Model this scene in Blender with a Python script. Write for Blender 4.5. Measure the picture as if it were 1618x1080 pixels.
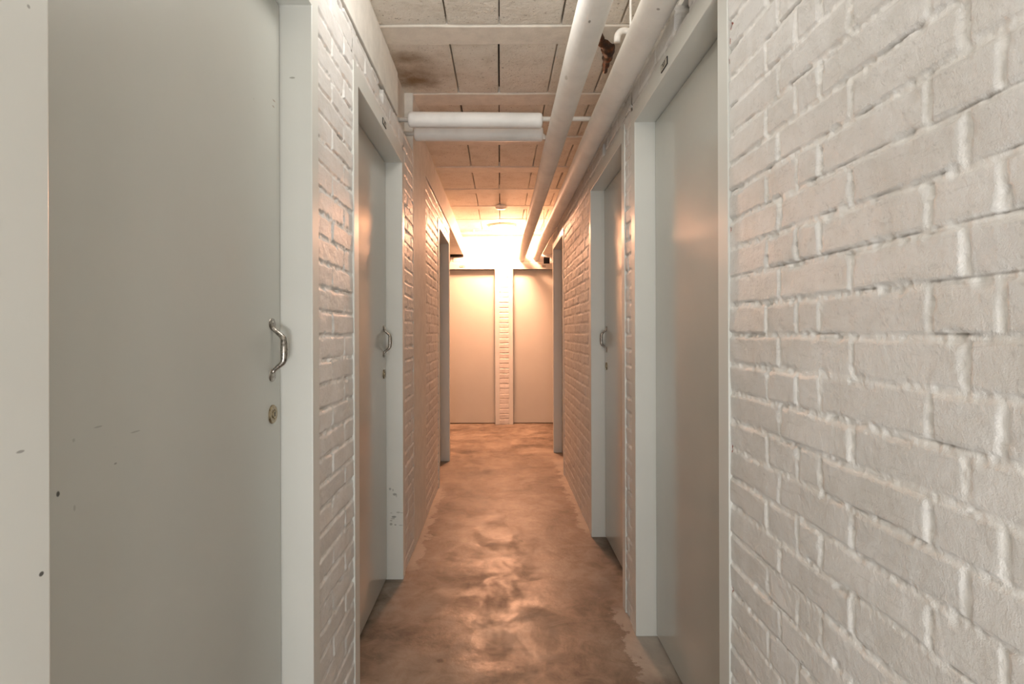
import bpy, bmesh, math, random
import numpy as np
from mathutils import Vector, Matrix

for o in list(bpy.data.objects):
    bpy.data.objects.remove(o)
C = bpy.context.scene.collection
SC = bpy.context.scene
PI = math.pi

# ------------------------------------------------------------------ camera
F_PX, VPX, VPY, CH = 885.0, 790.0, 525.0, 1.182     # focal length and vanishing point in a 1618x1080 frame, eye height
cam = bpy.data.cameras.new('camera')
cam.sensor_width = 36.0
cam.lens = F_PX / 1618 * 36
cam.shift_x = (809 - VPX) / 1618
cam.shift_y = -(540 - VPY) / 1618
cam.clip_start = 0.02
co = bpy.data.objects.new('camera', cam)
C.objects.link(co)
co.matrix_world = Matrix.Translation((0, 0, CH)) @ Matrix.Rotation(PI / 2, 4, 'X') @ Matrix.Rotation(-0.0031, 4, 'Z')
SC.camera = co

# ------------------------------------------------------------------ world, lights, exposure
w = bpy.data.worlds.new('world'); SC.world = w
w.use_nodes = True
w.node_tree.nodes['Background'].inputs[0].default_value = (0.9, 0.95, 1.0, 1)
w.node_tree.nodes['Background'].inputs[1].default_value = 0.05
SC.view_settings.view_transform = 'Standard'
SC.view_settings.look = 'None'
SC.view_settings.gamma = 1
SC.view_settings.exposure = 0.0
SC.view_settings.use_curve_mapping = False
SC.cycles.max_bounces = 20
SC.cycles.diffuse_bounces = 16

def area(name, loc, rot, sx, sy, power, col):
    l = bpy.data.lights.new(name, 'AREA'); l.shape = 'RECTANGLE'; l.size = sx; l.size_y = sy
    l.energy = power; l.color = col
    o = bpy.data.objects.new(name, l); C.objects.link(o); o.location = loc; o.rotation_euler = rot
    return o
# unseen fill panel added behind the viewer to light the near jambs
area('rear_fill', (0.0, -1.9, 0.9), (PI / 2 + 0.25, 0, 0), 0.9, 1.6, 6, (1.0, 0.995, 0.98))
# ceiling lamp of the passage behind the viewer
def point(name, loc, r, power, col):
    l = bpy.data.lights.new(name, 'POINT'); l.shadow_soft_size = r; l.energy = power; l.color = col
    o = bpy.data.objects.new(name, l); C.objects.link(o); o.location = loc
    return o
# added unseen fill panel, tilted up to brighten ceiling and pipes
area('uplight_fill', (-0.05, -1.4, 0.45), (PI / 2 + 0.7, 0, 0), 0.7, 0.5, 31, (1.0, 0.99, 0.975))
point('passage_light', (-0.06, 1.45, 2.30), 0.13, 10.5, (1.0, 0.975, 0.94))
LAMP_COL = (1.0, 0.475, 0.27)
LAMP_STRENGTH = 480.0

XL, XR = -0.470, 0.529           # wall planes
REC = 0.075                      # recess of the door leaves
FT = CH + 0.877                  # top of door frames
FI = CH + 0.8155                 # underside of frame heads
HC = CH + 1.30                   # ceiling
YF = 7.2                         # far wall
WT = CH + 0.985                  # top of the brickwork

# ------------------------------------------------------------------ materials
def nt(name, rough=0.5, spec=0.5, metallic=0.0, col=(0.5, 0.5, 0.5)):
    m = bpy.data.materials.new(name); m.use_nodes = True
    t = m.node_tree; b = t.nodes['Principled BSDF']
    b.inputs['Base Color'].default_value = (*col, 1)
    b.inputs['Roughness'].default_value = rough
    b.inputs['Specular IOR Level'].default_value = spec
    b.inputs['Metallic'].default_value = metallic
    return m, t, b
def node(t, typ, **kw):
    n = t.nodes.new(typ)
    for k, v in kw.items(): setattr(n, k, v)
    return n
def noise(t, scale, detail=4, rough=0.5, vec=None, dist=0.0):
    n = node(t, 'ShaderNodeTexNoise'); n.inputs['Scale'].default_value = scale
    n.inputs['Detail'].default_value = detail; n.inputs['Roughness'].default_value = rough
    n.inputs['Distortion'].default_value = dist
    if vec is not None: t.links.new(vec, n.inputs['Vector'])
    return n.outputs['Fac']
def ramp(t, fac, stops):
    r = node(t, 'ShaderNodeValToRGB'); e = r.color_ramp.elements
    while len(e) < len(stops): e.new(0.5)
    for i, (p, c) in enumerate(stops):
        e[i].position = p; e[i].color = (*c, 1) if len(c) == 3 else c
    t.links.new(fac, r.inputs[0]); return r.outputs[0]
def mix(t, fac, a, b, mode='MIX'):
    n = node(t, 'ShaderNodeMix', data_type='RGBA', blend_type=mode)
    for v, i in ((fac, 0), (a, 6), (b, 7)):
        if hasattr(v, 'is_linked') or hasattr(v, 'links'): t.links.new(v, n.inputs[i])
        elif i == 0: n.inputs[0].default_value = v
        else: n.inputs[i].default_value = (*v, 1)
    return n.outputs[2]
def math_(t, op, a, b=0.0, c=None):
    n = node(t, 'ShaderNodeMath', operation=op)
    for i, v in enumerate((a, b) if c is None else (a, b, c)):
        if hasattr(v, 'links'): t.links.new(v, n.inputs[i])
        else: n.inputs[i].default_value = v
    return n.outputs[0]
def maprange(t, v, a, b, c=0.0, d=1.0, smooth=True):
    n = node(t, 'ShaderNodeMapRange'); n.clamp = True
    if smooth: n.interpolation_type = 'SMOOTHSTEP'
    t.links.new(v, n.inputs[0])
    for i, x in enumerate((a, b, c, d)): n.inputs[i + 1].default_value = x
    return n.outputs[0]
def bump(t, b, h, strength, dist):
    n = node(t, 'ShaderNodeBump'); n.inputs['Strength'].default_value = strength; n.inputs['Distance'].default_value = dist
    t.links.new(h, n.inputs['Height']); t.links.new(n.outputs[0], b.inputs['Normal'])
def objc(t):
    return node(t, 'ShaderNodeTexCoord').outputs['Object']
def spot(t, vec, p, size, wob=0.35, ns=60, soft=0.55):
    """soft-edged mark around point p, with radii size"""
    s = node(t, 'ShaderNodeVectorMath', operation='SUBTRACT'); t.links.new(vec, s.inputs[0]); s.inputs[1].default_value = p
    d = node(t, 'ShaderNodeVectorMath', operation='DIVIDE'); t.links.new(s.outputs[0], d.inputs[0]); d.inputs[1].default_value = size
    l = node(t, 'ShaderNodeVectorMath', operation='LENGTH'); t.links.new(d.outputs[0], l.inputs[0])
    v = math_(t, 'ADD', l.outputs['Value'], math_(t, 'MULTIPLY', math_(t, 'SUBTRACT', noise(t, ns, 3, 0.6, vec), 0.5), wob * 2))
    return maprange(t, v, 1.0, soft)

def mat_brick():
    m, t, b = nt('white_painted_brick', 0.42, 0.4)
    v = objc(t)
    at = node(t, 'ShaderNodeAttribute', attribute_name='paint')
    smear = ramp(t, noise(t, 9, 6, 0.65, v, 0.6), [(0.38, (0.90, 0.89, 0.87)), (0.6, (1, 1, 1))])
    mp = node(t, 'ShaderNodeMapping'); t.links.new(v, mp.inputs[0]); mp.inputs['Scale'].default_value = (22, 7, 60); mp.inputs['Rotation'].default_value = (0.5, 0, 0)
    scuff = ramp(t, noise(t, 2.2, 5, 0.7, mp.outputs[0], 0.5), [(0.30, (0.72, 0.71, 0.69)), (0.42, (1, 1, 1))])
    c = mix(t, 1.0, at.outputs['Color'], smear, 'MULTIPLY')
    c = mix(t, 0.45, c, scuff, 'MULTIPLY')
    t.links.new(c, b.inputs['Base Color'])
    bump(t, b, math_(t, 'ADD', noise(t, 70, 4, 0.6, v), math_(t, 'MULTIPLY', noise(t, 420, 3, 0.6, v), 0.5)), 0.5, 0.004)
    return m
def mat_plaster(name, col, rough=0.6, marks=(), bs=0.3, scale=14):
    m, t, b = nt(name, rough, 0.35)
    v = objc(t)
    d = tuple(x * 0.86 for x in col)
    c = ramp(t, noise(t, scale, 6, 0.65, v), [(0.32, d), (0.62, col)])
    for p, s, mc, k in marks:
        f = math_(t, 'MULTIPLY', spot(t, v, p, s), k)
        c = mix(t, f, c, mc)
    t.links.new(c, b.inputs['Base Color'])
    bump(t, b, noise(t, 90, 5, 0.6, v), bs, 0.004)
    return m
def mat_enamel(name, col, rough, marks=(), spec=0.5):
    m, t, b = nt(name, rough, spec)
    v = objc(t)
    c = ramp(t, noise(t, 3.5, 6, 0.6, v), [(0.2, tuple(x * 0.96 for x in col)), (0.8, tuple(min(1, x * 1.03) for x in col))])
    for p, s, mc, k in marks:
        c = mix(t, math_(t, 'MULTIPLY', spot(t, v, p, s, 0.3, 90), k), c, mc)
    t.links.new(c, b.inputs['Base Color'])
    r = maprange(t, noise(t, 6, 4, 0.6, v), 0.3, 0.7, rough * 0.95, rough * 1.06)
    t.links.new(r, b.inputs['Roughness'])
    bump(t, b, noise(t, 120, 2, 0.5, v), 0.03, 0.0015)
    return m
def mat_ceiling_block():
    m, t, b = nt('rough_ceiling_block', 0.8, 0.25)
    v = objc(t)
    c = ramp(t, noise(t, 7, 7, 0.7, v), [(0.28, (0.68, 0.62, 0.53)), (0.5, (0.82, 0.77, 0.69)), (0.75, (0.86, 0.82, 0.75))])
    pits = ramp(t, noise(t, 75, 3, 0.75, v), [(0.30, (0.30, 0.26, 0.22)), (0.39, (1, 1, 1))])
    c = mix(t, 0.85, c, pits, 'MULTIPLY')
    for p, s, k in (((-0.44, 2.88, HC), (0.19, 0.16, 0.1), 1.0), ((-0.44, 2.66, HC), (0.14, 0.09, 0.1), 0.7), ((-0.38, 2.78, HC), (0.3, 0.3, 0.2), 0.5),
                    ((0.06, 2.70, HC), (0.25, 0.1, 0.1), 0.12)):
        c = mix(t, math_(t, 'MULTIPLY', spot(t, v, p, s, 0.35, 16, -0.1), k), c, (0.24, 0.15, 0.07))
    t.links.new(c, b.inputs['Base Color'])
    h = math_(t, 'ADD', noise(t, 60, 5, 0.7, v), math_(t, 'MULTIPLY', noise(t, 16, 3, 0.6, v), 1.2))
    bump(t, b, h, 0.75, 0.008)
    return m
def mat_floor():
    m, t, b = nt('worn_concrete', 0.4, 0.5)
    v = objc(t)
    n1 = noise(t, 2.1, 8, 0.62, v, 0.5)
    n2 = noise(t, 9.5, 6, 0.65, v, 0.9)
    f = math_(t, 'ADD', math_(t, 'MULTIPLY', n1, 0.6), math_(t, 'MULTIPLY', n2, 0.4))
    c = ramp(t, f, [(0.39, (0.085, 0.062, 0.044)), (0.48, (0.185, 0.143, 0.108)), (0.56, (0.27, 0.218, 0.172)), (0.68, (0.38, 0.32, 0.262))])
    # scuffed dark patches
    for p, s, k in (((0.03, 2.95, 0), (0.045, 0.055, 1), 0.75), ((-0.06, 3.12, 0), (0.05, 0.05, 1), 0.6), ((-0.02, 2.66, 0), (0.03, 0.04, 1), 0.65),
                    ((0.13, 2.58, 0), (0.075, 0.03, 1), 0.8), ((0.02, 2.44, 0), (0.055, 0.055, 1), 0.75), ((0.15, 2.40, 0), (0.07, 0.04, 1), 0.4),
                    ((-0.13, 2.45, 0), (0.06, 0.05, 1), 0.5), ((-0.12, 2.99, 0), (0.06, 0.03, 1), 0.5), ((-0.22, 2.02, 0), (0.02, 0.02, 1), 0.8),
                    ((0.0, 2.09, 0), (0.17, 0.022, 1), 0.55), ((0.13, 2.96, 0), (0.04, 0.06, 1), 0.35), ((0.30, 3.3, 0), (0.08, 0.2, 1), 0.4),
                    ((-0.28, 3.1, 0), (0.07, 0.45, 1), 0.35), ((0.22, 3.9, 0), (0.14, 0.14, 1), 0.3), ((-0.2, 4.6, 0), (0.2, 0.2, 1), 0.35)):
        c = mix(t, math_(t, 'MULTIPLY', spot(t, v, p, s, 0.55, 20, 0.2), min(1, k * 1.3)), c, (0.07, 0.052, 0.040))
    # splashed wall paint along the foot of the walls
    sx = node(t, 'ShaderNodeSeparateXYZ'); t.links.new(v, sx.inputs[0])
    wob = math_(t, 'MULTIPLY', math_(t, 'SUBTRACT', noise(t, 9, 5, 0.75, v), 0.5), 0.26)
    for wall, sgn, y0, y1 in ((XL, 1, 2.8, 4.3), (XR, -1, 3.3, 5.2), (XR - 0.01, -1, 1.9, 2.4)):
        d = math_(t, 'MULTIPLY', math_(t, 'SUBTRACT', sx.outputs[0], wall), sgn)
        e = maprange(t, math_(t, 'ADD', d, wob), 0.050, 0.032)
        g = math_(t, 'MULTIPLY', maprange(t, sx.outputs[1], y0 - 0.1, y0 + 0.1), maprange(t, sx.outputs[1], y1 + 0.1, y1 - 0.1))
        c = mix(t, math_(t, 'MULTIPLY', math_(t, 'MULTIPLY', e, g), 0.5), c, (0.58, 0.53, 0.47))
    specks = ramp(t, noise(t, 130, 2, 0.5, v), [(0.755, (0, 0, 0)), (0.80, (1, 1, 1))])
    c = mix(t, specks, c, (0.75, 0.70, 0.62))
    t.links.new(c, b.inputs['Base Color'])
    r = maprange(t, noise(t, 5, 6, 0.65, v, 0.6), 0.32, 0.68, 0.33, 0.58)
    t.links.new(r, b.inputs['Roughness'])
    bump(t, b, math_(t, 'ADD', math_(t, 'MULTIPLY', noise(t, 7, 5, 0.6, v), 1.1), math_(t, 'MULTIPLY', noise(t, 45, 4, 0.55, v), 0.35)), 0.35, 0.006)
    return m
def mat_metal(name, col, rough):
    m, t, b = nt(name, rough, 0.5, 1.0, col)
    v = objc(t)
    c = ramp(t, noise(t, 140, 4, 0.7, v), [(0.36, tuple(x * 0.35 for x in col)), (0.5, col)])
    t.links.new(c, b.inputs['Base Color'])
    bump(t, b, noise(t, 300, 3, 0.6, v), 0.3, 0.0012)
    return m
def mat_simple(name, col, rough=0.6, spec=0.4):
    m, t, b = nt(name, rough, spec)
    v = objc(t)
    c = ramp(t, noise(t, 40, 4, 0.6, v), [(0.3, tuple(x * 0.85 for x in col)), (0.7, col)])
    t.links.new(c, b.inputs['Base Color'])
    return m
def mat_emit(name, col, s):
    m, t, b = nt(name, 0.3, 0.3, 0, (0.9, 0.88, 0.84))
    b.inputs['Emission Color'].default_value = (*col, 1); b.inputs['Emission Strength'].default_value = s
    return m
def mat_foam():
    m, t, b = nt('brown_foam', 0.55, 0.5)
    c = ramp(t, noise(t, 22, 4, 0.6, objc(t)), [(0.42, (0.03, 0.012, 0.005)), (0.56, (0.10, 0.035, 0.010)), (0.70, (0.42, 0.10, 0.02))])
    t.links.new(c, b.inputs['Base Color'])
    bump(t, b, noise(t, 60, 3, 0.6, objc(t)), 0.6, 0.006)
    return m

M_BRICK = mat_brick()
M_BEAM = mat_plaster('cream_plaster', (0.80, 0.775, 0.72), 0.6, bs=0.25)
M_WHITE = mat_plaster('white_plaster', (0.76, 0.75, 0.72), 0.6)
M_RIB = mat_plaster('painted_rib', (0.84, 0.79, 0.71), 0.65, bs=0.4)
M_BLOCK = mat_ceiling_block()
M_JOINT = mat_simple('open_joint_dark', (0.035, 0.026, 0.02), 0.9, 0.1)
M_FLOOR = mat_floor()
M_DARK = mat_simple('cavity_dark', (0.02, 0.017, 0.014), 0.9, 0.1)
M_PIPE = mat_plaster('painted_pipe_wrap', (0.87, 0.845, 0.80), 0.5, bs=0.3, scale=5,
                     marks=(((0.245, 2.05, CH + 0.925), (0.006, 0.022, 0.03), (0.45, 0.41, 0.35), 0.6),
                            ((0.455, 1.60, CH + 0.92), (0.006, 0.007, 0.02), (0.2, 0.18, 0.15), 0.7),
                            ((0.268, 1.66, CH + 0.92), (0.004, 0.010, 0.02), (0.2, 0.18, 0.15), 0.8)))
M_LAG = mat_plaster('white_pipe_lagging', (0.86, 0.855, 0.84), 0.45, bs=0.12, scale=4)
M_THIN = mat_simple('white_gloss_pipe', (0.82, 0.80, 0.76), 0.35, 0.5)
M_FRAME = mat_enamel('grey_green_frame_paint', (0.66, 0.67, 0.635), 0.34)
M_LEAF = mat_enamel('grey_door_enamel', (0.50, 0.505, 0.465), 0.15, spec=0.6)
M_LEAF_DULL = mat_enamel('grey_door_enamel_dull', (0.50, 0.505, 0.465), 0.42)
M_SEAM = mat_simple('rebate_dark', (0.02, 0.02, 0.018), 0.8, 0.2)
M_STEEL = mat_metal('worn_steel', (0.46, 0.43, 0.39), 0.3)
M_BRASS = mat_metal('worn_brass', (0.40, 0.33, 0.22), 0.35)
M_PLATE = mat_simple('ivory_plate', (0.62, 0.58, 0.5), 0.5)
M_INK = mat_simple('black_ink', (0.012, 0.010, 0.010), 0.5)
M_BULB = mat_emit('lit_diffuser', LAMP_COL, LAMP_STRENGTH)
M_RIM = mat_simple('white_plastic', (0.80, 0.79, 0.76), 0.4)
M_FOAM = mat_foam()

# ------------------------------------------------------------------ helpers
def tag(o, label=None, cat=None, group=None, kind=None):
    if label: o['label'] = label
    if cat: o['category'] = cat
    if group: o['group'] = group
    if kind: o['kind'] = kind
    return o
def empty(name, loc, rz=0.0):
    o = bpy.data.objects.new(name, None); C.objects.link(o)
    o.location = loc; o.rotation_euler = (0, 0, rz); o.empty_display_size = 0.1
    return o
def obj(name, bm, mats, parent=None, smooth=False, bevel=0.0, seg=2):
    me = bpy.data.meshes.new(name)
    if isinstance(bm, bmesh.types.BMesh):
        bmesh.ops.recalc_face_normals(bm, faces=bm.faces)
        bm.to_mesh(me); bm.free()
    o = bpy.data.objects.new(name, me)
    for m in (mats if isinstance(mats, (list, tuple)) else [mats]): me.materials.append(m)
    if smooth:
        for p in me.polygons: p.use_smooth = True
    C.objects.link(o)
    if parent: o.parent = parent
    if bevel:
        b = o.modifiers.new('bevel', 'BEVEL'); b.width = bevel; b.segments = seg; b.limit_method = 'ANGLE'
    return o
def box(bm, a, b, mi=0):
    x0, y0, z0 = (min(p, q) for p, q in zip(a, b)); x1, y1, z1 = (max(p, q) for p, q in zip(a, b))
    v = [bm.verts.new(p) for p in ((x0, y0, z0), (x1, y0, z0), (x1, y1, z0), (x0, y1, z0), (x0, y0, z1), (x1, y0, z1), (x1, y1, z1), (x0, y1, z1))]
    for f in ((0, 3, 2, 1), (4, 5, 6, 7), (0, 1, 5, 4), (1, 2, 6, 5), (2, 3, 7, 6), (3, 0, 4, 7)):
        bm.faces.new([v[i] for i in f]).material_index = mi
    return v
def tube(bm, pts, radii, n=20, caps=True, sx=1.0, up=None, mi=0):
    """swept ring along pts with a radius at each; sx squashes across"""
    pts = [Vector(p) for p in pts]
    if not hasattr(radii, '__len__'): radii = [radii] * len(pts)
    rings = []; prev = None
    for i, p in enumerate(pts):
        d = (pts[min(i + 1, len(pts) - 1)] - pts[max(i - 1, 0)]).normalized()
        u = Vector(up) if up else (prev if prev else (Vector((0, 0, 1)) if abs(d.z) < 0.9 else Vector((1, 0, 0))))
        a = (u - d * u.dot(d)).normalized(); b = d.cross(a); prev = a
        rings.append([bm.verts.new(p + (a * math.cos(2 * PI * k / n) + b * math.sin(2 * PI * k / n) * sx) * radii[i]) for k in range(n)])
    for r, s in zip(rings, rings[1:]):
        for k in range(n):
            bm.faces.new((r[k], r[(k + 1) % n], s[(k + 1) % n], s[k])).material_index = mi
    if caps:
        bm.faces.new(rings[0][::-1]).material_index = mi; bm.faces.new(rings[-1]).material_index = mi
def arc(c, r, a0, a1, n, ex, ey):
    c, ex, ey = Vector(c), Vector(ex), Vector(ey)
    return [c + ex * r * math.cos(a0 + (a1 - a0) * i / n) + ey * r * math.sin(a0 + (a1 - a0) * i / n) for i in range(n + 1)]
def lathe(bm, prof, n=40, c=(0, 0, 0), mi=0):
    c = Vector(c); rings = []
    for r, z in prof:
        rings.append([bm.verts.new(c + Vector((r * math.cos(2 * PI * k / n), r * math.sin(2 * PI * k / n), z))) for k in range(n)] if r > 1e-6 else [bm.verts.new(c + Vector((0, 0, z)))])
    for a, b in zip(rings, rings[1:]):
        for k in range(n):
            k2 = (k + 1) % n
            if len(a) == 1: f = (a[0], b[k], b[k2])
            elif len(b) == 1: f = (a[k], b[0], a[k2])
            else: f = (a[k], b[k], b[k2], a[k2])
            bm.faces.new(f).material_index = mi

# ------------------------------------------------------------------ brickwork (real relief, built with numpy)
def vnoise(x, y, seed):
    xi = np.floor(x).astype(np.int64); yi = np.floor(y).astype(np.int64)
    fx = x - xi; fy = y - yi; fx = fx * fx * (3 - 2 * fx); fy = fy * fy * (3 - 2 * fy)
    def h(a, b):
        n = (a * 374761393 + b * 668265263 + seed * 974634777) & 0xffffffff
        n = ((n ^ (n >> 13)) * 1274126177) & 0xffffffff
        return ((n ^ (n >> 16)) & 0xffff) / 65535.0
    return (h(xi, yi) * (1 - fx) + h(xi + 1, yi) * fx) * (1 - fy) + (h(xi, yi + 1) * (1 - fx) + h(xi + 1, yi + 1) * fx) * fy
def fbm(x, y, seed, o=3):
    s = 0; a = 0.5
    for i in range(o):
        s = s + a * vnoise(x * 2 ** i, y * 2 ** i, seed + i * 17); a *= 0.5
    return s / (1 - 0.5 ** o)
def sstep(a, b, x):
    t = np.clip((x - a) / (b - a), 0, 1); return t * t * (3 - 2 * t)
COURSE, LINE0 = 0.065, CH - 0.008
def brick_patch(s0, s1, t0, t1, res, rows, seed, holes=(), chips=(), amp=1.0):
    """relief grid. s along the wall, t up. rows = two lists of joint positions (alternate courses).
    returns S,T,D (D out of the wall), colour"""
    ns = max(2, int(round((s1 - s0) / res)) + 1); ntt = max(2, int(round((t1 - t0) / res)) + 1)
    s = np.linspace(s0, s1, ns); t = np.linspace(t0, t1, ntt)
    S, T = np.meshgrid(s, t)
    ws = S + (fbm(S * 22, T * 22, seed) - 0.5) * 0.006
    wt = T + (fbm(S * 9, T * 30, seed + 5) - 0.5) * 0.007
    r = np.floor((wt - LINE0) / COURSE).astype(int)
    dt = np.abs((wt - LINE0) / COURSE - r - 0.5) * COURSE          # distance from course centre
    et = COURSE / 2 - dt
    es = np.full_like(S, 9.0); bid = np.zeros_like(S)
    for k in (0, 1):
        js = np.array(sorted(rows[k]))
        msk = (r % 2) == k
        q = ws[msk][:, None] - js[None, :]
        es[msk] = np.min(np.abs(q), axis=1); bid[msk] = np.sum(q > 0, axis=1)
    e = np.minimum(et, es)
    key = (r * 57 + bid * 131).astype(float)
    r1 = vnoise(key * 1.0 + 0.0, key * 0 + 3, seed + 40); r2 = vnoise(key, key * 0 + 9, seed + 41); r3 = vnoise(key, key * 0 + 21, seed + 43)
    jn = fbm(S * 12, T * 12, seed + 9)
    half = 0.0022 + 0.0036 * fbm(S * 16, T * 16, seed + 60)
    brick = sstep(-0.0005, 0.0042, e - half)
    depth = (0.0010 + 0.0036 * jn) * amp
    D = (r1 - 0.5) * 0.0025 + (r2 - 0.5) * 0.003 * ((T - LINE0) / COURSE - r - 0.5) * 2
    D = D * brick - depth * (1 - brick)
    D += (fbm(S * 40, T * 60, seed + 77, 3) - 0.5) * 0.0018 * brick + (fbm(S * 110, T * 110, seed + 78, 2) - 0.5) * 0.0042 * (1 - brick)
    # chipped arrises under the bricks
    D -= 0.003 * sstep(0.60, 0.72, fbm(S * 26, T * 34, seed + 90)) * (1 - sstep(0.0, 0.010, e - half)) * amp
    tone = 0.74 + 0.06 * (r3 - 0.5)
    col = np.stack([tone * 1.0, tone * 0.987, tone * 0.965], -1)
    jc = np.array([0.88, 0.872, 0.85])
    jm = (1 - brick) * (0.55 + 0.45 * fbm(S * 30, T * 30, seed + 33))
    col = col * (1 - jm[..., None]) + jc * jm[..., None]
    # shade under some bricks, put into the colour as dark lines
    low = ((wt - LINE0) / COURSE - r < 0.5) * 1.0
    crack_shade = np.exp(-((et - half + 0.0002) / 0.0013) ** 2) * (0.25 + 0.75 * low) * sstep(0.50, 0.64, fbm(S * 11, T * 17, seed + 120))
    col = col * (1 - 0.62 * crack_shade[..., None]) + np.array([0.30, 0.27, 0.24]) * 0.62 * crack_shade[..., None]
    D = D - 0.0022 * crack_shade
    scr = np.abs(fbm(S * 34 + T * 16, T * 46 - S * 16, seed + 150, 3) - 0.5)
    scr = (1 - sstep(0.0, 0.010, scr)) * sstep(0.50, 0.62, fbm(S * 4, T * 5, seed + 160)) * brick
    col = col * (1 - 0.16 * scr[..., None])
    hole = np.zeros(S.shape, bool)
    for a0, a1, b0, b1 in holes:
        hh = (S > a0) & (S < a1) & (T > b0) & (T < b1)
        D[hh] = -0.09; col[hh] = (0.16, 0.14, 0.12) if len(holes) else col[hh]  # hole cells coloured dark to stand for the shade inside
    for cs, ct, rad in chips:
        dd = np.hypot(S - cs, (T - ct) * 0.6) + (fbm(S * 120, T * 120, seed + 3) - 0.5) * rad
        mm = dd < rad
        col[mm] = (0.36, 0.09, 0.06); D[mm] -= 0.002
    return S, T, D, col
class Wall:
    def __init__(self): self.v = []; self.f = []; self.c = []; self.n = 0
    def patch(self, fn, P):
        S, T, D, col = P
        a, b = S.shape
        X = fn(S.ravel(), T.ravel(), D.ravel())
        idx = np.arange(a * b).reshape(a, b) + self.n
        q = np.stack([idx[:-1, :-1], idx[:-1, 1:], idx[1:, 1:], idx[1:, :-1]], -1).reshape(-1, 4)
        self.v.append(X); self.f.append(q); self.c.append(col.reshape(-1, 3)); self.n += a * b
    def box(self, a, b, col=(0.70, 0.69, 0.67)):
        x0, y0, z0 = (min(p, q) for p, q in zip(a, b)); x1, y1, z1 = (max(p, q) for p, q in zip(a, b))
        v = np.array([(x0, y0, z0), (x1, y0, z0), (x1, y1, z0), (x0, y1, z0), (x0, y0, z1), (x1, y0, z1), (x1, y1, z1), (x0, y1, z1)], float)
        f = np.array([(0, 3, 2, 1), (4, 5, 6, 7), (0, 1, 5, 4), (1, 2, 6, 5), (2, 3, 7, 6), (3, 0, 4, 7)]) + self.n
        self.v.append(v); self.f.append(f); self.c.append(np.tile(np.array(col), (8, 1))); self.n += 8
    def build(self, name, flip=False):
        v = np.concatenate(self.v).astype(np.float32); f = np.concatenate(self.f).astype(np.int32)
        c = np.concatenate(self.c); 
        me = bpy.data.meshes.new(name)
        me.vertices.add(len(v)); me.vertices.foreach_set('co', v.ravel())
        me.loops.add(f.size); me.loops.foreach_set('vertex_index', f.ravel())
        me.polygons.add(len(f)); me.polygons.foreach_set('loop_start', np.arange(0, f.size, 4, dtype=np.int32))
        me.update(calc_edges=True)
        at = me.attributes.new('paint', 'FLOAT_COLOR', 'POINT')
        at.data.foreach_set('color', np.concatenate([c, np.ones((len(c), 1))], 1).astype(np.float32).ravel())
        o = bpy.data.objects.new(name, me); me.materials.append(M_BRICK); C.objects.link(o)
        return o
left_fn = lambda s, t, d: np.stack([XL + d, s, t], -1)
right_fn = lambda s, t, d: np.stack([XR - d, s, t], -1)
far_fn = lambda s, t, d: np.stack([s, YF - d, t], -1)
def auto_rows(s0, s1, seed, step=0.22):
    rg = random.Random(seed); out = []
    for k in (0, 1):
        p = s0 - 0.05 + (0.11 if k else 0.0) + rg.uniform(-0.01, 0.01); js = []
        while p < s1 + 0.3:
            js.append(p); p += step + rg.uniform(-0.009, 0.009)
        out.append(js)
    return out

# door openings along each wall: (near outer, far outer)
L = [(0.500, 1.444), (1.793, 2.739), (4.258, 5.210)]
R = [(1.2875, 2.237), (2.358, 3.290), (4.624, 5.570)]
YLE, YRE = 5.25, 5.61            # where the side walls end at the cross passage
PIER = (3.04, 3.56)              # smooth concrete pier in the left wall
NOTCH_L = [(2.19, 2.27, CH + 0.925, WT + 0.01)]
NOTCH_R = [(1.565, 1.685, CH + 0.90, WT + 0.01), (2.79, 2.86, CH + 0.885, CH + 0.96), (5.04, 5.12, CH + 0.885, CH + 0.96)]

# left wall
wl = Wall()
segs = [(-3.2, 0.500, 0.02, auto_rows(-3.2, 0.500, 1)),
        (1.444, 1.793, 0.003, [[1.348, 1.572, 1.83], [1.692, 1.905]]),
        (2.739, 3.04, 0.004, [[2.86, 3.08], [2.74 + 0.03, 2.97]]),
        (3.56, 4.258, 0.006, auto_rows(3.56, 4.258, 3)),
        (5.21, YLE, 0.01, auto_rows(5.2, 5.3, 4))]
for i, (a, b, res, rows) in enumerate(segs):
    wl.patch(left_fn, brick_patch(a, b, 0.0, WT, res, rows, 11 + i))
    wl.box((XL - 0.012, a, 0.0), (XL - 0.17, b, WT))
for i, (a, b) in enumerate(L):
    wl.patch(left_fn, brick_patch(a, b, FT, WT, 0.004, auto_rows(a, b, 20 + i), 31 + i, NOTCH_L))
    wl.box((XL - 0.10, a, FT), (XL - 0.17, b, WT))
wl.box((XL - 0.17, -3.2, 0), (XL - 0.24, YLE, HC + 0.1))       # back of the cavity
wl.box((XL - 0.002, YLE, 0), (XL - 0.20, YLE + 0.001, WT))
wall_left = tag(wl.build('wall_left'), 'white painted brick wall on the left with three grey doors', 'wall', kind='structure')
bm = bmesh.new(); box(bm, (XL + 0.001, PIER[0], 0), (XL - 0.169, PIER[1], HC + 0.02))
tag(obj('concrete_pier', bm, M_BEAM, wall_left, bevel=0.006), 'smooth concrete pier flush with the left wall')
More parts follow.
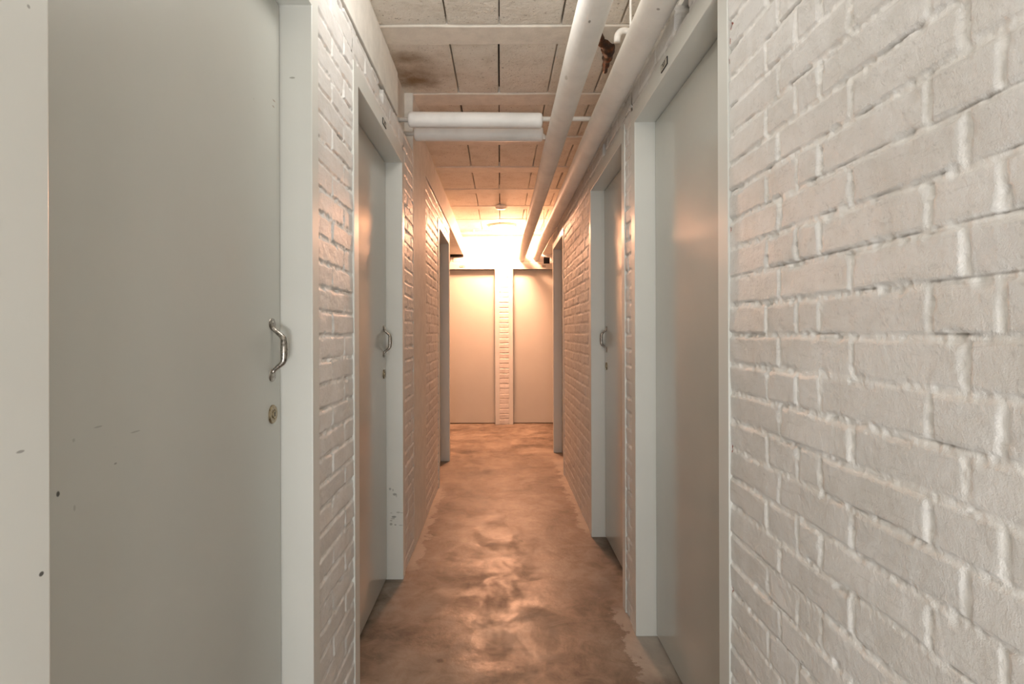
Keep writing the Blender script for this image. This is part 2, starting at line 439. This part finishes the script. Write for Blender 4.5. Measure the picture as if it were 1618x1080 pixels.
def beam(y0, y1, side, z0, parent, name='concrete_beam', off=0.0):
    bm = bmesh.new(); x = XL - off if side < 0 else XR + off
    if side < 0: prof = [(x, z0), (x, CH + 1.205), (x - 0.012, CH + 1.222), (x - 0.036, CH + 1.228), (x - 0.036, HC + 0.02), (x - 0.169, HC + 0.02), (x - 0.169, z0)]
    else: prof = [(x, z0), (x, CH + 1.205), (x + 0.012, CH + 1.222), (x + 0.036, CH + 1.228), (x + 0.036, HC + 0.02), (x + 0.169, HC + 0.02), (x + 0.169, z0)]
    a = [bm.verts.new((p, y0, q)) for p, q in prof]; b = [bm.verts.new((p, y1, q)) for p, q in prof]
    bm.faces.new(a); bm.faces.new(b[::-1])
    n = len(a)
    for i in range(n): bm.faces.new((a[i], a[(i + 1) % n], b[(i + 1) % n], b[i]))
    return obj(name, bm, M_BEAM, parent, bevel=0.004)
beam(-3.2, 2.60, -1, WT + 0.02, wall_left)
beam(3.56, YF - 0.01, -1, WT + 0.02, wall_left)
bm = bmesh.new()
box(bm, (XL - 0.02, -3.2, WT - 0.002), (XL - 0.169, 2.60, WT + 0.022)); box(bm, (XL - 0.02, 3.56, WT - 0.002), (XL - 0.169, YLE, WT + 0.022))
box(bm, (XL - 0.045, 2.60, WT - 0.001), (XL - 0.169, PIER[0], HC + 0.02))
obj('recessed_mortar_bed', bm, M_BEAM, wall_left)

# right wall
wr = Wall()
rowA = [0.589 - 0.225, 0.589, 0.6915, 0.926, 0.999, 1.111]
rowB = [0.42, 0.637, 0.844, 1.062]
chips = ((1.283, CH + 0.70, 0.006), (1.284, CH + 0.665, 0.004), (1.284, CH - 0.267, 0.005), (1.284, CH + 0.235, 0.004), (1.285, CH - 0.59, 0.004), (1.285, CH + 0.62, 0.003))
segs = [(-3.2, 0.40, 0.02, auto_rows(-3.2, 0.4, 5)),
        (0.40, 1.2875, 0.0028, [rowA, rowB]),
        (2.237, 2.358, 0.004, [[2.19, 2.305, 2.42], [2.16, 2.45]]),
        (3.290, 4.624, 0.006, auto_rows(3.29, 4.624, 6)),
        (5.570, YRE, 0.01, auto_rows(5.5, 5.7, 7))]
for i, (a, b, res, rows) in enumerate(segs):
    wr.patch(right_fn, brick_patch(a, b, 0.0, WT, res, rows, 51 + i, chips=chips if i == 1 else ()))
    wr.box((XR + 0.012, a, 0.0), (XR + 0.17, b, WT))
for i, (a, b) in enumerate(R):
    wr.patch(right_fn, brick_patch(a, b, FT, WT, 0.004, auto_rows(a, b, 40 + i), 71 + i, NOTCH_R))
    wr.box((XR + 0.10, a, FT), (XR + 0.17, b, WT))
wr.box((XR + 0.17, -3.2, 0), (XR + 0.24, YRE, HC + 0.1))
wall_right = tag(wr.build('wall_right'), 'white painted brick wall on the right with three grey doors', 'wall', kind='structure')
beam(-3.2, YF - 0.01, 1, WT + 0.02, wall_right, off=0.015)
bm = bmesh.new(); box(bm, (XR + 0.02, -3.2, WT - 0.002), (XR + 0.169, YRE, WT + 0.022)); obj('recessed_mortar_bed', bm, M_WHITE, wall_right)

# far wall with two doors
FD = [(-0.957, -0.005), (0.112, 1.060)]
wf = Wall()
HOLE_F = [(0.567, 0.650, CH + 0.884, CH + 0.970)]
for i, (a, b, res) in enumerate(((-2.6, -0.957, 0.02), (-0.005, 0.112, 0.003), (1.060, 2.6, 0.02))):
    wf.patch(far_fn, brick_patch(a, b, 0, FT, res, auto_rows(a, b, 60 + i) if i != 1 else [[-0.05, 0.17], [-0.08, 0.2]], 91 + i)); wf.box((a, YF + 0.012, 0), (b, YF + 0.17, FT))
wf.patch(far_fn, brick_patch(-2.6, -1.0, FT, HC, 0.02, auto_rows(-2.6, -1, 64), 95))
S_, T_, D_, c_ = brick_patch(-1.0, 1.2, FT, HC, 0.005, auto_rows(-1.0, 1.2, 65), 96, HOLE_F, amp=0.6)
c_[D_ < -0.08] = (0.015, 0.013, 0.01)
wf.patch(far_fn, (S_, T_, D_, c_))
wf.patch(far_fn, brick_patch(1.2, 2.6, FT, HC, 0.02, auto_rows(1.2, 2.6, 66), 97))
wf.box((-2.6, YF + 0.10, FT), (2.6, YF + 0.17, HC)); wf.box((-2.7, YF + 0.17, 0), (2.7, YF + 0.24, HC + 0.1))
wall_far = tag(wf.build('wall_far'), 'white painted brick end wall holding two doors', 'wall', kind='structure')
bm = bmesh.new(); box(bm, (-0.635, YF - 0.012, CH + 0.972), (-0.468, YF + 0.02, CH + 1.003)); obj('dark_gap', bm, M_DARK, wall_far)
# cross passage behind the side walls, and the back of the corridor
for nm, a, b, lab in (('wall_cross_left', (-2.6, YLE - 0.2, 0), (XL - 0.241, YLE, HC + 0.05), 'plain white wall of the cross passage, left of the corridor'),
                      ('wall_cross_right', (XR + 0.241, YRE - 0.2, 0), (2.6, YRE, HC + 0.05), 'plain white wall of the cross passage, right of the corridor'),
                      ('wall_end_left', (-2.7, YLE - 0.2, 0), (-2.601, YF + 0.16, HC + 0.05), 'plain white end of the cross passage on the left'),
                      ('wall_end_right', (2.601, YRE - 0.2, 0), (2.7, YF + 0.16, HC + 0.05), 'plain white end of the cross passage on the right'),
                      ('wall_back', (-0.8, -3.4, 0), (0.8, -3.21, HC + 0.05), 'plain white wall closing the corridor behind the viewer')):
    bm = bmesh.new(); box(bm, a, b); tag(obj(nm, bm, M_WHITE), lab, 'wall', kind='structure')

# floor
bm = bmesh.new()
box(bm, (-2.7, -3.4, -0.12), (2.7, YF + 0.24, 0.0))
tag(obj('floor', bm, M_FLOOR), 'worn brown concrete floor with dark scuffs and paint splashes', 'floor', kind='structure')

# ------------------------------------------------------------------ ceiling: rough blocks between painted ribs, open joints
rg = random.Random(4)
bm = bmesh.new()
PITCH, RIBW, RIB0 = 0.676, 0.150, 2.375
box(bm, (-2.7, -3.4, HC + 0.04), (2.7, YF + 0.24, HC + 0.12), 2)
def cell(x0, x1, y0, y1, z, mi, j=0.002):
    """slab with slightly irregular arrises"""
    v = []
    for zz, q in ((z + 0.05, 0), (z + 0.004, 0), (z, 0.005)):
        for x, y, ax, ay in ((x0, y0, 1, 1), (x1, y0, -1, 1), (x1, y1, -1, -1), (x0, y1, 1, -1)):
            v.append(bm.verts.new((x + ax * q + rg.uniform(-j, j), y + ay * q + rg.uniform(-j, j), zz + (rg.uniform(-j, j) * 0.6 if zz < z + 0.03 else 0))))
    bm.faces.new(v[8:12]).material_index = mi
    for a in (0, 4):
        for k in range(4):
            bm.faces.new((v[a + k], v[a + (k + 1) % 4], v[a + 4 + (k + 1) % 4], v[a + 4 + k])).material_index = mi
n0 = int((-3.2 - RIB0) / PITCH) - 1
for n in range(n0, 8):
    y0 = RIB0 + n * PITCH
    if y0 + RIBW > YF + 0.1: break
    wide = 3.0 if y0 > 5.1 else 0.66
    for a in np.arange(-wide if wide < 1 else -2.7, wide if wide < 1 else 2.7, 5.4):
        x0 = -0.66 if wide < 1 else -2.69; x1 = 0.72 if wide < 1 else 2.69
        # the rib, split lengthwise into short facets so its arris wanders a little
        xs = np.linspace(x0, x1, 12 if wide < 1 else 30)
        prev = None
        for k, x in enumerate(xs):
            e0 = y0 + rg.uniform(-0.003, 0.003); e1 = y0 + RIBW + rg.uniform(-0.003, 0.003); zz = HC - 0.003 + rg.uniform(-0.001, 0.001)
            ring = [bm.verts.new(p) for p in ((x, e0, HC + 0.05), (x, e0, zz + 0.004), (x, e0 + 0.004, zz), (x, e1 - 0.004, zz), (x, e1, zz + 0.004), (x, e1, HC + 0.05))]
            if prev:
                for q in range(5): bm.faces.new((prev[q], prev[q + 1], ring[q + 1], ring[q])).material_index = 1
            prev = ring
    xs = [-0.66 - 0.0, -0.222, 0.0, 0.262, 0.515, 0.72] if wide < 1 else [-2.69, -2.2, -1.7, -1.2, -0.7, -0.225, 0.0, 0.262, 0.52, 1.0, 1.5, 2.0, 2.69]
    for k in range(len(xs) - 1):
        s = rg.uniform(-0.008, 0.008) if 0 < k else 0
        g0 = rg.uniform(0.0022, 0.0050); g1 = rg.uniform(0.0022, 0.0050)
        cell(xs[k] + g0, xs[k + 1] - g1, y0 + RIBW + rg.uniform(0.003, 0.007), min(y0 + PITCH, YF + 0.2) - rg.uniform(0.003, 0.008), HC + rg.uniform(0, 0.003), 0, 0.0022)
ceiling = tag(obj('ceiling', bm, [M_BLOCK, M_RIB, M_JOINT]), 'ceiling of rough beige blocks with dark joints between painted ribs', 'ceiling', kind='structure')

# ------------------------------------------------------------------ doors
def text_mesh(bm, txt, size, org, ex, ez, mi):
    cu = bpy.data.curves.new('t', 'FONT'); cu.body = txt; cu.size = size; cu.align_x = 'CENTER'; cu.align_y = 'CENTER'; cu.extrude = 0.0003
    o = bpy.data.objects.new('t', cu); C.objects.link(o)
    bpy.context.view_layer.update()
    me = bpy.data.meshes.new_from_object(o.evaluated_get(bpy.context.evaluated_depsgraph_get()))
    ex, ez, org = Vector(ex), Vector(ez), Vector(org); ey = Vector((0, 1, 0))
    vs = [bm.verts.new(org + ex * v.co.x + ez * v.co.y - ey * v.co.z) for v in me.vertices]
    for p in me.polygons:
        try: bm.faces.new([vs[i] for i in p.vertices]).material_index = mi
        except ValueError: pass
    bpy.data.objects.remove(o); bpy.data.curves.remove(cu); bpy.data.meshes.remove(me)
def make_handle(parent, x, zc, y0):
    """bow pull in the plane across the leaf: leaf-shaped ends, swelling grip"""
    bm = bmesh.new(); Hh = 0.052
    zs = [-Hh - 0.001, -Hh + 0.004, -Hh + 0.011, -0.029, -0.014, 0, 0.014, 0.029, Hh - 0.011, Hh - 0.004, Hh + 0.001]
    out = [0.003, 0.006, 0.014, 0.0265, 0.0290, 0.0292, 0.0290, 0.0265, 0.014, 0.006, 0.003]
    rad = [0.0050, 0.0050, 0.0055, 0.0068, 0.0078, 0.0082, 0.0078, 0.0068, 0.0055, 0.0050, 0.0050]
    pts = []; rr = []
    for i in range(len(zs) - 1):                                   # smooth resample
        for k in range(5):
            f = k / 5
            def cr(a):
                p0, p1, p2, p3 = a[max(i - 1, 0)], a[i], a[i + 1], a[min(i + 2, len(a) - 1)]
                return 0.5 * (2 * p1 + (p2 - p0) * f + (2 * p0 - 5 * p1 + 4 * p2 - p3) * f * f + (3 * p1 - p0 - 3 * p2 + p3) * f ** 3)
            pts.append((x, y0 - cr(out), zc + cr(zs))); rr.append(cr(rad))
    pts.append((x, y0 - out[-1], zc + zs[-1])); rr.append(rad[-1])
    tube(bm, pts, rr, 16, sx=1.25)
    for s in (-1, 1):                                              # leaf-shaped fixing plates
        n = 24; c = zc + s * (Hh + 0.009)
        f_ = [bm.verts.new((x + 0.0190 * math.cos(2 * PI * k / n) * (1 - 0.28 * max(0, -s * math.sin(2 * PI * k / n))), y0 - 0.0030, c + 0.0155 * math.sin(2 * PI * k / n))) for k in range(n)]
        b_ = [bm.verts.new((v.co.x * 1.0, y0, v.co.z)) for v in f_]
        for v in f_: v.co.x = x + (v.co.x - x) * 0.86; v.co.z = c + (v.co.z - c) * 0.9
        bm.faces.new(f_)
        for k in range(n): bm.faces.new((f_[k], f_[(k + 1) % n], b_[(k + 1) % n], b_[k]))
        for dz in (0.004,):                                        # screw
            g = [bm.verts.new((x + 0.0028 * math.cos(2 * PI * k / 12), y0 - 0.0040, c + s * dz + 0.0028 * math.sin(2 * PI * k / 12))) for k in range(12)]
            h = [bm.verts.new((v.co.x, y0 - 0.0025, v.co.z)) for v in g]
            bm.faces.new(g)
            for k in range(12): bm.faces.new((g[k], g[(k + 1) % 12], h[(k + 1) % 12], h[k]))
    return tag(obj('door_handle', bm, M_STEEL, parent, smooth=True), 'worn metal bow pull handle')
def make_lock(parent, x, zc, y0):
    bm = bmesh.new(); n = 36
    prev = None
    for r, d in ((0.0225, 0.0), (0.0225, 0.0025), (0.0205, 0.0045), (0.0125, 0.0045), (0.0120, 0.0030), (0.0095, 0.0030), (0.0090, 0.0060), (0.0, 0.0065)):
        ring = [bm.verts.new((x + r * math.cos(2 * PI * k / n), y0 - d, zc + r * math.sin(2 * PI * k / n))) for k in range(n)] if r else [bm.verts.new((x, y0 - d, zc))]
        if prev:
            for k in range(n):
                bm.faces.new((prev[k], prev[(k + 1) % n], ring[(k + 1) % n], ring[k]) if len(ring) > 1 else (prev[k], prev[(k + 1) % n], ring[0]))
        prev = ring
    box(bm, (x - 0.0011, y0 - 0.0072, zc - 0.005), (x + 0.0011, y0 - 0.0055, zc + 0.005), 1)
    return tag(obj('lock_rosette', bm, [M_BRASS, M_INK], parent, bevel=0.0), 'round worn brass lock rosette')
def make_door(name, origin, rz, W, f0, f1, handle, label, plate=None, plate_x=None, leaf_mat=None, frame_mat=None, fw=0.06):
    """local x along the wall, y into it, z up. f0,f1 = widths of the frame faces at each end"""
    root = empty(name, origin, rz); tag(root, label, 'door', kind='structure')
    a, b, P = f0, W - f1, -0.004
    D = 0.115
    bm = bmesh.new()
    def U(x0, x1, zt, y0, y1, t0, t1, th):      # upturned U: jambs and head
        o_ = [(x0, 0), (x0, zt), (x1, zt), (x1, 0)]; i_ = [(x0 + t0, 0), (x0 + t0, zt - th), (x1 - t1, zt - th), (x1 - t1, 0)]
        V = [[bm.verts.new((x, y, z)) for x, z in q] for y in (y0, y1) for q in (o_, i_)]
        of, inf, ob, ib = V
        for k in range(3):
            bm.faces.new((of[k], of[k + 1], inf[k + 1], inf[k])); bm.faces.new((ob[k + 1], ob[k], ib[k], ib[k + 1]))
            bm.faces.new((of[k + 1], of[k], ob[k], ob[k + 1])); bm.faces.new((inf[k], inf[k + 1], ib[k + 1], ib[k]))
        for k in (0, 3): bm.faces.new((of[k], inf[k], ib[k], ob[k]))
    U(0.0005, W - 0.0005, FT - 0.0005, P, D, f0, f1, FT - FI)
    U(a - 0.002, b + 0.002, FI + 0.002, REC + 0.034, D - 0.001, 0.016, 0.016, 0.016)       # rebate stop behind the leaf
    fr = obj('door_frame', bm, frame_mat or M_FRAME, root, bevel=0.0022)
    bm = bmesh.new(); box(bm, (a + 0.0042, REC, 0.010), (b - 0.0042, REC + 0.033, FI - 0.0042))
    lf = obj('door_leaf', bm, leaf_mat or M_LEAF, root, bevel=0.0015)
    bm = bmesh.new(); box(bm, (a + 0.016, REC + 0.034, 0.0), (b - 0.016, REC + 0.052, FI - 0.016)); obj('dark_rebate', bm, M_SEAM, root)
    if handle:
        hx = b - 0.055 if handle > 0 else a + 0.055
        make_handle(lf, hx, CH - 0.040, REC); make_lock(lf, hx + 0.0, CH - 0.1935, REC)
    if plate:
        px = plate_x if plate_x is not None else W / 2; pz = CH + 0.847
        bm = bmesh.new()
        box(bm, (px - 0.033, P - 0.0025, pz - 0.012), (px + 0.033, P, pz + 0.012), 1)
        box(bm, (px - 0.0295, P - 0.0030, pz - 0.0090), (px + 0.0295, P - 0.0020, pz + 0.0090), 0)
        text_mesh(bm, plate, 0.020, (px, P - 0.0032, pz), (1.15, 0, 0), (0, 0, 1), 1)
        tag(obj('number_plate', bm, [M_PLATE, M_INK], fr), 'small black-edged number plate on the frame head')
    return root
def marked(base, name, col, rough, marks): return mat_enamel(name, col, rough, marks)
K = (0.03, 0.028, 0.025)
# marks on the nearest door: local coordinates (x along wall from 0.527, z up)
def lp(px, py):           # a point of the leaf of the first door on the left seen at pixel px,py
    z = (0.545 * F_PX) / (VPX - px); return (z - L[0][0], REC, CH + (VPY - py) / F_PX * z)
nick = [(lp(91, 778), (0.0035, 0.02, 0.0045), K, 0.9), (lp(182, 730), (0.004, 0.02, 0.002), K, 0.5), (lp(434, 158), (0.011, 0.02, 0.0022), (0.16, 0.09, 0.06), 0.8),
        (lp(433, 167), (0.008, 0.02, 0.0022), (0.16, 0.09, 0.06), 0.7), (lp(155, 672), (0.010, 0.02, 0.0015), (0.2, 0.19, 0.17), 0.5), (lp(213, 680), (0.014, 0.02, 0.0015), (0.2, 0.19, 0.17), 0.5),
        (lp(116, 693), (0.003, 0.02, 0.003), (0.2, 0.19, 0.17), 0.4), (lp(117, 800), (0.0025, 0.02, 0.005), (0.2, 0.19, 0.17), 0.4), (lp(402, 155), (0.002, 0.02, 0.002), (0.2, 0.18, 0.15), 0.6)]
M_LEAF1 = mat_enamel('grey_door_enamel_scuffed', (0.48, 0.488, 0.452), 0.33, nick)
fl = [((0.944 - 0.054, 0.045, CH + 0.635), (0.02, 0.009, 0.003), (0.22, 0.22, 0.18), 0.7)]
def fp(px, py):
    z = (0.474 * F_PX) / (VPX - px); return (z - L[0][0], 0, CH + (VPY - py) / F_PX * z)
fl += [(fp(52, 904), (0.004, 0.02, 0.003), K, 0.9), (fp(18, 711), (0.006, 0.02, 0.0018), (0.2, 0.19, 0.17), 0.7), (fp(34, 8), (0.0025, 0.02, 0.0025), (0.2, 0.19, 0.17), 0.7),
       (fp(71.5, 655), (0.003, 0.02, 0.03), (0.32, 0.17, 0.09), 0.7), (fp(71.8, 780), (0.003, 0.02, 0.02), (0.32, 0.17, 0.09), 0.7)]
M_FRAME1 = mat_enamel('grey_green_frame_paint_scuffed', (0.66, 0.67, 0.635), 0.34, fl)
rs = random.Random(5)
sc = [((0.89, rs.uniform(0.0, 0.06), rs.uniform(0.26, 0.46)), (0.02, rs.uniform(0.004, 0.014), rs.uniform(0.002, 0.008)), (0.12, 0.13, 0.12), rs.uniform(0.3, 0.7)) for _ in range(13)]
M_FRAME2 = mat_enamel('grey_green_frame_paint_kicked', (0.66, 0.67, 0.635), 0.34, sc)

def left_door(n, i, f0, f1, label, **k):
    return make_door('door_%d' % n, (XL, L[i][0], 0), PI / 2, L[i][1] - L[i][0], f0, f1, k.pop('handle', 1), label, **k)
def right_door(n, i, f0, f1, h, label, **k):
    return make_door('door_%d' % n, (XR, R[i][1], 0), -PI / 2, R[i][1] - R[i][0], f0, f1, h, label, **k)
left_door(1, 0, 0.080, 0.050, 'nearest grey door on the left with a bow pull handle in full view', leaf_mat=M_LEAF1, frame_mat=M_FRAME1)
left_door(2, 1, 0.060, 0.055, 'second grey door along the left wall, with scuffed frame foot', plate='302', frame_mat=M_FRAME2)
left_door(3, 2, 0.060, 0.058, 'farthest door on the left wall, deep in the warm light', plate='306', handle=-1)
right_door(4, 0, 0.060, 0.060, 1, 'nearest grey door on the right, beside the big bare brick wall', plate='303', plate_x=R[0][1] - 1.777)
right_door(5, 1, 0.056, 0.056, -1, 'second grey door along the right wall, with its pull handle in view')
right_door(6, 2, 0.060, 0.058, 1, 'farthest door on the right wall, seen as a dark sliver')
make_door('door_7', (FD[0][0], YF, 0), 0, FD[0][1] - FD[0][0], 0.060, 0.058, -1, 'left one of the two doors in the end wall', plate='307', leaf_mat=M_LEAF_DULL)
make_door('door_8', (FD[1][0], YF, 0), 0, FD[1][1] - FD[1][0], 0.055, 0.060, 1, 'right one of the two doors in the end wall', plate='308', leaf_mat=M_LEAF_DULL, plate_x=0.441)

# ------------------------------------------------------------------ overhead pipes
P1X, P2X, PH = 0.282, 0.467, CH + 0.966
def long_pipe(name, x, h, r, y0, y1, seed):
    bm = bmesh.new(); n = 120; pts = []; rr = []
    g = random.Random(seed); ph = [g.uniform(0, 6) for _ in range(4)]
    for i in range(n + 1):
        y = y0 + (y1 - y0) * i / n
        pts.append((x + 0.0015 * math.sin(y * 1.7 + ph[0]), y, h + 0.0015 * math.sin(y * 2.1 + ph[1])))
        rr.append(r * (1 + 0.010 * math.sin(y * 5 + ph[2]) + 0.006 * math.sin(y * 13 + ph[3])))
    tube(bm, pts, rr, 40)
    return bm
p1 = obj('wrapped_pipe', long_pipe('p', P1X, PH, 0.0495, -3.2, YF + 0.0, 1), M_PIPE, smooth=True)
tag(p1, 'thick cream wrapped pipe under the ceiling, the one nearer the middle', 'pipe', 'thick pipes under the ceiling')
p2 = obj('wrapped_pipe', long_pipe('p', P2X, PH + 0.003, 0.0495, -3.2, YF + 0.0, 2), M_PIPE, smooth=True)
tag(p2, 'thick cream wrapped pipe close along the top of the right wall', 'pipe', 'thick pipes under the ceiling')
def rod(name, x, y, z0, parent, r=0.004, cup=0.006):
    bm = bmesh.new(); tube(bm, [(x, y, z0), (x, y, HC + 0.002)], r, 12)
    tube(bm, [(x, y, HC - 0.012), (x, y, HC)], r * 2.2, 16)
    return obj(name, bm, M_THIN, parent, smooth=False)
rod('hanger_rod', 0.462, 1.966, PH + 0.045, p2)
rod('hanger_rod', P1X, 0.9, PH + 0.045, p1); rod('hanger_rod', P2X, 5.9, PH + 0.045, p2); rod('hanger_rod', P1X, 5.9, PH + 0.045, p1)
# small elbow on the right-hand pipe
bm = bmesh.new()
path = [(0.510, 2.16, PH + 0.035), (0.510, 2.16, CH + 1.135)] + arc((0.483, 2.16, CH + 1.135), 0.027, 0, PI * 0.95, 12, (1, 0, 0), (0, 0, 1)) + [(0.455, 2.16, CH + 1.118)]
tube(bm, path, 0.0125, 18)
obj('vent_elbow', bm, M_PIPE, p2, smooth=True)
# crossing lagged pipes
def lagged(y, h, x0, x1, xs, xe, slope, label, down=False):
    root = empty('lagged_pipe', (xs, y, h)); tag(root, label, 'pipe', 'lagged pipes crossing the corridor')
    r = 0.0372
    bm = bmesh.new(); L_ = x1 - x0; pts = []; rr = []
    prof = [(0, 0.62), (0.002, 0.80), (0.006, 0.92), (0.013, 0.985), (0.022, 1.0)]
    for d, k in prof: pts.append((x0 - xs + d, 0, slope * d)); rr.append(r * k)
    for i in range(1, 12):
        d = 0.022 + (L_ - 0.044) * i / 12; pts.append((x0 - xs + d, 0, slope * d)); rr.append(r * (1 + 0.008 * math.sin(i * 2.3)))
    for d, k in prof[::-1]: pts.append((x1 - xs - d, 0, slope * (L_ - d))); rr.append(r * k)
    tube(bm, pts, rr, 36)
    obj('lagging', bm, M_LAG, root, smooth=True)
    bm = bmesh.new()
    if down: pth = [(0, 0, 0), (x1 - xs - 0.02, 0, slope * L_)] + arc((x1 - xs - 0.02, 0, slope * L_ - 0.03), 0.03, PI / 2, 0, 8, (1, 0, 0), (0, 0, 1)) + [(x1 - xs + 0.01, 0, -0.026)]
    else: pth = [(0, 0, 0), (xe - xs, 0, 0.002)]
    tube(bm, pth, 0.0115, 18); obj('bare_pipe', bm, M_THIN, root, smooth=True)
    return root
lagged(2.726, CH + 1.036, -0.4435, 0.2095, XL - 0.045, XR - 0.002, -0.011, 'nearer white lagged pipe crossing the corridor under the ceiling')
lagged(2.900, CH + 1.030, -0.441, 0.226, XL - 0.045, 0.240, -0.008, 'farther white lagged pipe crossing behind and below its twin', down=True)
# brown foam in the ceiling joint
bm = bmesh.new(); g = random.Random(8)
pp = [(0.435, 2.39), (0.440, 2.44), (0.462, 2.50), (0.492, 2.54), (0.508, 2.60), (0.512, 2.66), (0.520, 2.74), (0.528, 2.80)]
pts = []; rr = []
for i in range(len(pp) - 1):
    for k in range(4):
        f = k / 4; pts.append((pp[i][0] * (1 - f) + pp[i + 1][0] * f, pp[i][1] * (1 - f) + pp[i + 1][1] * f, HC - 0.004))
        rr.append((0.008, 0.013, 0.024, 0.031, 0.024, 0.017, 0.012, 0.007)[i] * g.uniform(0.92, 1.08))
tube(bm, pts, rr, 14)
tag(obj('sealing_foam', bm, M_FOAM, smooth=True), 'rusty brown foam blob in the ceiling joint between the two thick pipes', 'foam')
# thin pipe under the ceiling along the end wall
root = empty('thin_ceiling_pipe', (-0.47, 7.08, CH + 1.25)); tag(root, 'thin white pipe hung under the ceiling along the end wall', 'pipe')
bm = bmesh.new(); tube(bm, [(-1.7, 0, 0), (3.0, 0, 0)], 0.011, 16); obj('pipe_run', bm, M_THIN, root, smooth=True)
for x in (-0.33, 0.16, -0.9, 0.72):
    bm = bmesh.new(); tube(bm, [(x + 0.47, 0, -0.014), (x + 0.47, 0, 0.05)], 0.012, 14); tube(bm, [(x + 0.47 - 0.012, 0, 0), (x + 0.47 + 0.012, 0, 0)], 0.015, 14)
    obj('pipe_clip', bm, M_RIM, root)

# ------------------------------------------------------------------ lamp and smoke detector
lamp = empty('ceiling_lamp', (0.035, 6.80, HC)); tag(lamp, 'round lit ceiling lamp glowing at the corridor end', 'lamp')
bm = bmesh.new(); lathe(bm, [(0.0, 0.0), (0.160, 0.0), (0.165, -0.006), (0.165, -0.020), (0.158, -0.026), (0.150, -0.026), (0.0, -0.020)], 56); obj('lamp_base', bm, M_RIM, lamp, smooth=False)
bm = bmesh.new(); lathe(bm, [(0.149, -0.0265)] + [(0.149 * math.cos(a), -0.0265 - 0.052 * math.sin(a)) for a in np.linspace(0.12, PI / 2 - 0.001, 12)] , 56); obj('lamp_diffuser', bm, M_BULB, lamp, smooth=True)
sd = empty('smoke_detector', (0.015, 5.72, HC - 0.003)); tag(sd, 'small round white smoke detector on the ceiling before the lamp', 'smoke detector')
bm = bmesh.new(); lathe(bm, [(0.0, 0.0), (0.052, 0.0), (0.052, -0.010), (0.0, -0.010)], 40); obj('mounting_base', bm, M_RIM, sd)
bm = bmesh.new(); lathe(bm, [(0.0, -0.010), (0.057, -0.010), (0.059, -0.016), (0.056, -0.028), (0.046, -0.036), (0.020, -0.038), (0.018, -0.041), (0.0, -0.041)], 40); obj('detector_cover', bm, M_RIM, sd, smooth=True)
